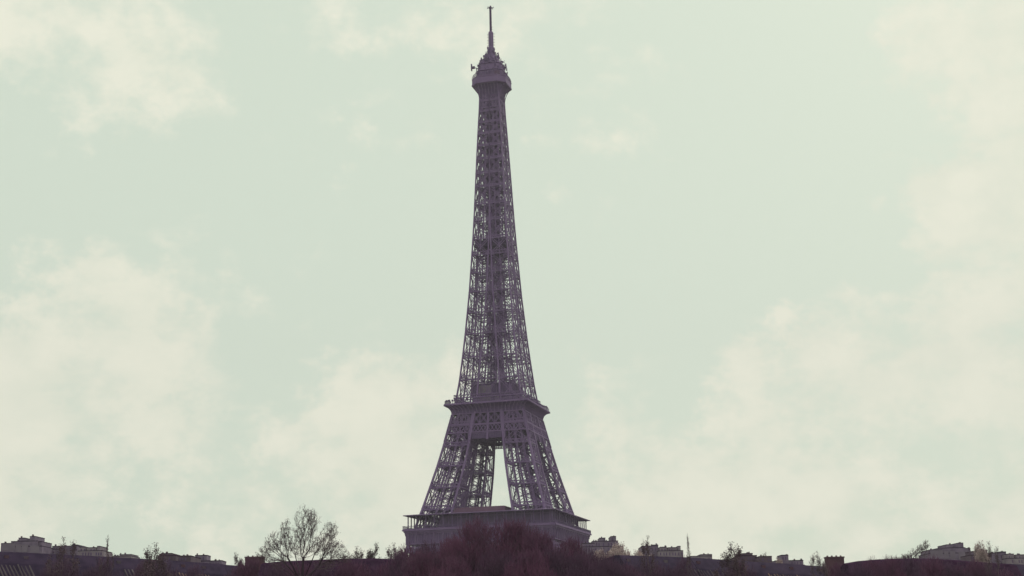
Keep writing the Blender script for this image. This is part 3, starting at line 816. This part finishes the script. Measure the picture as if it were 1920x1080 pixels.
def seg_mesh(name, segs, m_, minr, nside=3):
    V = []; F = []; c = 0
    for (p, q, ra, rb) in segs:
        d = (q-p); 
        if d.length < 1e-4: continue
        d.normalize(); ref = Vector((0, 0, 1)) if abs(d.z) < .9 else Vector((1, 0, 0))
        x = d.cross(ref).normalized(); y = d.cross(x)
        ns = nside if ra < .1 else 6
        for (o_, r_) in ((p, max(ra, minr)), (q, max(rb, minr*.7))):
            for k in range(ns):
                a = 2*math.pi*k/ns; V.append(tuple(o_+x*(r_*math.cos(a))+y*(r_*math.sin(a))))
        for k in range(ns):
            F.append((c+k, c+(k+1) % ns, c+ns+(k+1) % ns, c+ns+k))
        c += 2*ns
    me = bpy.data.meshes.new(name); me.from_pydata(V, [], F); me.materials.append(m_); me.update(); return me
def leaf_mesh(name, tips, m_, per, size, spread, seed):
    rng = random.Random(seed); V = []; F = []; c = 0
    for p, d in tips:
        for _ in range(per):
            o_ = p+Vector((rng.gauss(0, spread), rng.gauss(0, spread), rng.gauss(0, spread)))
            a = Vector((rng.gauss(0, 1), rng.gauss(0, 1), rng.gauss(0, 1))).normalized(); b = a.orthogonal().normalized(); s_ = size*rng.uniform(.5, 1.4)
            V += [tuple(o_-a*s_), tuple(o_+b*s_*.6), tuple(o_+a*s_), tuple(o_-b*s_*.6)]; F.append((c, c+1, c+2, c+3)); c += 4
    me = bpy.data.meshes.new(name); me.from_pydata(V, [], F); me.materials.append(m_); me.update(); return me

TPL = {}
def template(key, H0, xm, twigm, minr, leafm=None, per=2, lsize=.1, lspread=.2, **k):
    segs, tips = grow_tree(**k)
    big = [s for s in segs if s[2] > .034]; small = [s for s in segs if s[2] <= .034]
    TPL[key] = (seg_mesh('trunk', big, BARK, .03), seg_mesh('crown', small, twigm, minr),
                leaf_mesh('leaves', tips, leafm, per, lsize, lspread, k['seed']) if leafm else None, H0, xm)
def lob(seed, n, R, z0, z1, r, rz):
    g_ = random.Random(seed); o_ = []
    for i in range(n):
        a = g_.uniform(0, 6.28); q = R*math.sqrt(g_.random()); z = z1-(z1-z0)*(q/R)**1.5*g_.uniform(.7, 1.1)
        f = g_.uniform(.75, 1.2); o_.append((q*math.cos(a), q*math.sin(a), z-rz*f, r*f, r*f, rz*f, f))
    return o_
for i in range(3):
    template('dense%d' % i, 20, 6.5, TWIG_RED, .022, expo=2.05, seed=40+i, trunk_h=6, lobes=lob(i, 13, 5.2, 14.5, 20.2, 2.2, 1.7)+[(0, 0, 12.5, 5.2, 5.2, 5.8, 7)], n_pts=3000, twigs=3, twig_len=1.0)
for i in range(2):
    template('purple%d' % i, 20, 6.5, TWIG_PUR, .022, expo=2.05, seed=60+i, trunk_h=6, lobes=lob(10+i, 12, 5.2, 14, 20.2, 2.2, 1.9)+[(0, 0, 12.5, 5.2, 5.2, 5.8, 7)], n_pts=2600, twigs=3, twig_len=1.05)
template('fan', 20, 5.0, TWIG_GREY, .010, LEAF_OL, per=2, lsize=.05, lspread=.09, seed=291, trunk_h=13.2,
         lobes=[(-.1, 0, 18.2, 1.1, 1.0, 1.8, 2.6), (1.0, .3, 18.6, .55, .7, 1.25, 1.2), (0, .2, 16.4, 1.4, 1.1, 1.5, 1.6), (-1.9, .4, 17.7, .6, .6, 1.0, 1.1), (-1.9, .2, 16.4, .9, .8, 1.0, 1.2), (2.5, -.4, 17.7, .8, .7, .8, 1.4), (2.0, -.2, 16.5, 1.0, .9, 1.0, 1.5),
                (-3.3, 0, 16.6, .9, .9, .9, 1.7), (-4.1, .3, 15.6, .7, .7, .7, 1.1), (3.4, .4, 16.1, 1.1, .9, .9, 1.9), (4.5, .2, 15.5, .6, .6, .6, .8), (0, 2.2, 16.8, 1.2, .9, 1.4, 1), (.3, -2.2, 16.6, 1.2, .9, 1.4, 1), (-3.0, -.8, 15.0, 1.1, 1, .8, 1.1), (2.8, .8, 15.0, 1.5, 1, .7, 1.2)],
         n_pts=1350, twigs=3, twig_len=.26, k_path=.72, r_tip=.0078, lean=.6, expo=1.95, upw=.3)
template('slant', 20, 5, TWIG_GREY, .012, LEAF_OL, per=2, lsize=.06, lspread=.1, seed=55, trunk_h=12,
         lobes=[(-5+1.0*i, 0, 16.9+3.0*(i/9.6)**2.2-.35, .55, .6, .28+.04*i, 1) for i in range(10)]+[(3.4, 0, 18.2, 1.1, .8, 1.1, 1.6), (1.5, 0, 17.2, 1.6, .8, .7, 1.6)], n_pts=520, twigs=3, twig_len=.3, r_tip=.010)
template('sparse0', 20, 2.4, TWIG_GREY, .014, LEAF_OL, per=3, lsize=.07, lspread=.10, seed=71, trunk_h=11,
         lobes=[(-1.6, 0, 18.6, .25, .25, 1.2, 1.4), (-.3, .3, 18.9, .2, .2, 1.2, 1.2), (.9, -.2, 18.2, .3, .3, 1.5, 1.6), (1.9, .2, 17.2, .3, .3, 1.0, 1), (-2.2, .1, 17.0, .3, .3, .9, 1), (0, 1, 17.0, 1.2, .6, 1.2, .6), (0, 0, 15, 1.6, 1.4, 2, 1.4)], n_pts=170, twigs=2, twig_len=.3, r_tip=.010)
template('sparse1', 20, 2.4, TWIG_GREY, .014, LEAF_OL, per=3, lsize=.07, lspread=.10, seed=74, trunk_h=11,
         lobes=[(0, 0, 19.0, .18, .18, 1.1, 1.2), (.2, 0, 17.6, .3, .3, 1.2, 1.), (1.4, -.2, 17.3, .2, .3, 1.0, .8), (-1.3, .2, 16.6, .3, .3, 1.0, 1), (0, 0, 15, 1.6, 1.4, 1.6, 1.2)], n_pts=130, twigs=2, twig_len=.3, r_tip=.010)
for i in range(2):
    template('leafy%d' % i, 20, 2.6, TWIG_GREY, .014, LEAF_OL, per=4, lsize=.08, lspread=.14, seed=171+i, trunk_h=11,
         lobes=lob(70+i, 11, 2.3, 15.5, 20.0, .28, .95)+[(0, 0, 15.6, 2.0, 1.6, 2.2, 1.6)], n_pts=330, twigs=2, twig_len=.32, r_tip=.010)
template('blossom', 20, 3.4, TWIG_GREY, .02, LEAF_PALE, per=9, lsize=.13, lspread=.22, seed=83, trunk_h=10, lobes=lob(33, 8, 2.4, 15.5, 20, 1.3, 1.3)+[(0, 0, 15.5, 2.6, 2.6, 3, 4)], n_pts=900, twigs=2, twig_len=.4)
random.seed(99)
def tree(px, ytop, wpx, depth, key, label, name='bare_tree', group=None, rz=None, cat='tree'):
    tr_, cr_, lf_, H0, xm = TPL[key]
    p = at(px, ytop, depth); H = p[2]; wid = wpx*ppm(depth)/2
    E_ = empty(name, (p[0], p[1], 0), (0 if key == 'slant' else random.uniform(0, 6.28)) if rz is None else rz); tag(E_, label, cat, group)
    sx = wid/xm
    if key[:5] in ('dense', 'purpl'): sx = max(sx, .82*H/H0)
    E_.scale = (sx, sx, H/H0)
    for nm, me in (('trunk', tr_), ('crown', cr_), ('leaves', lf_)):
        if me:
            o = bpy.data.objects.new(nm, me); COL.objects.link(o); o.parent = E_
    return E_
GT = 'bare trees massed along the foot of the tower'
tree(573, 950, 190, 130, 'fan', 'big spreading bare tree with fan-shaped crown, alone against the sky left of the tower', rz=0.6)
# thicket in front of the tower
for px, yt, w, d, k, lab in (
    (930, 972, 150, 200, 'dense0', 'tallest reddish bare tree, in front of the middle of the tower gallery'),
    (888, 980, 110, 196, 'dense1', 'reddish bare tree just left of the tallest one before the tower'),
    (975, 982, 100, 198, 'dense2', 'reddish bare tree just right of the tallest one before the tower'),
    (848, 1008, 90, 203, 'dense0', 'reddish bare tree below the left half of the tower gallery'),
    (1010, 1000, 80, 194, 'dense1', 'reddish bare tree left of the near corner of the tower gallery'),
    (1078, 1014, 90, 205, 'dense2', 'reddish bare tree below the right corner of the tower gallery'),
    (1045, 1022, 90, 190, 'purple0', 'dark bare tree below the near corner of the tower gallery'),
    (800, 1023, 90, 207, 'purple1', 'purple-brown bare tree below the left corner of the tower gallery'),
    (765, 1031, 70, 199, 'dense1', 'bare tree at the left foot of the tower, pale twigs on its left side'),
    (735, 1020, 60, 240, 'leafy0', 'thin leafy-twigged tree just left of the tower foot'),
    (705, 1018, 60, 245, 'leafy1', 'thin tree with upright leafy twigs midway between big bare tree and tower'),
    (672, 1026, 60, 240, 'leafy0', 'low thin tree right beside the big bare tree'),
    (1110, 1030, 80, 198, 'purple0', 'dark bare tree right of the tower foot, below pale blossom'),
    ):
    tree(px, yt, w, d, k, lab, group=GT if 740 < px < 1100 else None)
for i, (px, yt, w, d, k) in enumerate(((905, 1012, 150, 260, 'purple0'), (960, 1014, 150, 255, 'purple1'), (850, 1026, 150, 262, 'purple0'), (1015, 1024, 150, 258, 'purple1'),
        (790, 1032, 140, 255, 'purple1'), (1070, 1032, 140, 262, 'purple0'), (930, 1030, 150, 180, 'purple0'), (860, 1036, 140, 178, 'dense0'), (1000, 1034, 140, 176, 'dense1'),
        (740, 1044, 110, 176, 'purple1'), (795, 1040, 110, 172, 'dense2'), (1080, 1042, 120, 172, 'purple1'), (1140, 1046, 110, 176, 'purple0'))):
    tree(px, yt, w, d, k, 'dark bare tree filling the dense mass of twigs below the tower', group='bare trees filling the thicket under the tower')
# left side
for px, yt, w, d, k, lab in (
    (120, 1012, 84, 150, 'sparse0', 'thin bare tree with a few long upright shoots before the leftmost blocks'),
    (123, 1043, 70, 229, 'purple0', 'bushy dark tree below the long upright shoots on the left side'),
    (202, 1008, 40, 152, 'sparse1', 'slender tree with one very tall shoot, left side'),
    (200, 1050, 70, 229, 'purple1', 'low bushy tree at the foot of the slender tree, left side'),
    (287, 1020, 81, 155, 'leafy0', 'leafy-topped thin tree left of the gabled roof, left side'),
    (290, 1048, 100, 228, 'purple0', 'broad dark tree with a pale slanting limb below the gabled roof, left side'),
    (372, 1066, 80, 226, 'purple1', 'low dark tree in front of the ochre-seamed roof, left side'),
    (441, 1036, 54, 230, 'leafy1', 'small leafy-twigged tree just left of the brick stack, left half'),
    (470, 1052, 90, 226, 'dense2', 'reddish low tree in front of the brick stack, left half'),
    (520, 1056, 100, 202, 'purple0', 'dark low tree under the left limbs of the big bare tree'),
    (610, 1057, 120, 201, 'purple1', 'dark low tree under the right limbs of the big bare tree'),
    (680, 1052, 110, 201, 'dense0', 'reddish low tree before the curved roof left of the tower'),
    ):
    tree(px, yt, w, d, k, lab)
for i, (px, yt, k) in enumerate(((505, 1061, 'purple1'), (560, 1060, 'dense1'), (645, 1056, 'dense2'), (715, 1049, 'dense0'), (735, 1054, 'purple0'))):
    tree(px, yt, 80, 190+i*3, k, 'low dark bare tree in front of the curved roof left of the tower', group='low trees before the left curved roof')
for i, (px, yt, k) in enumerate(((1605, 1058, 'purple0'), (1668, 1050, 'dense2'), (1705, 1049, 'purple1'), (1745, 1050, 'dense1'), (1775, 1053, 'purple0'), (1822, 1056, 'dense2'), (1890, 1064, 'dense0'))):
    tree(px, yt, 80, 190+i*3, k, 'low bare tree in front of the curved plum roof at the lower right', group='low trees before the right curved roof')
for i, (px, yt, k) in enumerate(((1150, 1050, 'purple1'), (1185, 1054, 'dense0'), (1245, 1060, 'purple0'))):
    tree(px, yt, 80, 200+i*3, k, 'low bare tree in front of the dark mansard roof just right of the tower', group='low trees right of the tower foot')
# right side
for px, yt, w, d, k, lab in (
    (1160, 1005, 60, 300, 'blossom', 'tallest pale blossoming tree just right of the tower'),
    (1125, 1018, 50, 290, 'blossom', 'pale blossoming tree touching the right foot of the tower'),
    (1195, 1020, 44, 296, 'blossom', 'pale blossoming tree left of the square dark block, right of the tower'),
    (1218, 1028, 30, 280, 'blossom', 'small pale blossoming shrub in front of the square dark block'),
    (1212, 1008, 60, 152, 'sparse0', 'thin bare tree with long upright shoots over the square dark grey block'),
    (1210, 1050, 100, 231, 'purple0', 'bushy dark tree below the long shoots right of the tower'),
    (1289, 1005, 36, 152, 'sparse1', 'slender tree with one very tall shoot, right half'),
    (1290, 1050, 80, 227, 'purple1', 'low bushy tree at the foot of the slender tree, right half'),
    (1375, 1018, 83, 155, 'leafy0', 'leafy-topped thin tree left of the gabled roof, right half'),
    (1378, 1050, 100, 231, 'purple0', 'broad dark tree with slanting limbs below the gabled roof, right half'),
    (1435, 1036, 45, 330, 'leafy1', 'small round-topped tree behind the dark box roof, right half'),
    (1458, 1036, 26, 310, 'blossom', 'small greyish blossoming tree left of the small rooftop box, right half'),
    (1482, 1050, 34, 300, 'blossom', 'low pale blossoming shrub below the small rooftop box, right half'),
    (1530, 1034, 54, 230, 'leafy0', 'small leafy-twigged tree just left of the brick stack in the right half'),
    (1565, 1062, 90, 229, 'dense2', 'reddish low tree in front of the brick stack in the right half'),
    (1640, 1054, 110, 202, 'dense1', 'reddish low tree before the left part of the curved plum roof'),
    (1720, 1052, 120, 205, 'purple0', 'purple low tree before the crest of the curved plum roof'),
    (1790, 1056, 110, 205, 'dense0', 'reddish low tree below the stepped block near the right edge'),
    (1860, 1062, 110, 205, 'purple1', 'dark low tree below the square block near the right edge'),
    (1692, 1013, 106, 240, 'slant', 'lopsided twiggy tree whose crown slants up towards the stepped block on the right'),
    (1836, 1002, 34, 240, 'blossom', 'upright pale reddish shrub between stepped and square blocks near the right edge'),
    (1860, 1018, 60, 150, 'sparse0', 'thin bare tree with spreading shoots near the right edge'),
    ):
    tree(px, yt, w, d, k, lab)

# ------------------------------------------------------------------ the air
hz = MB(); hz.box(-900, 900, -DIST-60, 900, -1, 340)
HZ = bpy.data.materials.new('hazy_air'); HZ.use_nodes = True; t_ = HZ.node_tree
t_.nodes.remove(t_.nodes['Principled BSDF']); v_ = t_.nodes.new('ShaderNodeVolumePrincipled')
v_.inputs['Color'].default_value = (.86, .78, .90, 1); v_.inputs['Density'].default_value = .00014; v_.inputs['Anisotropy'].default_value = .3
t_.links.new(v_.outputs[0], t_.nodes['Material Output'].inputs['Volume'])
tag(hz.build('haze', HZ), kind='stuff')
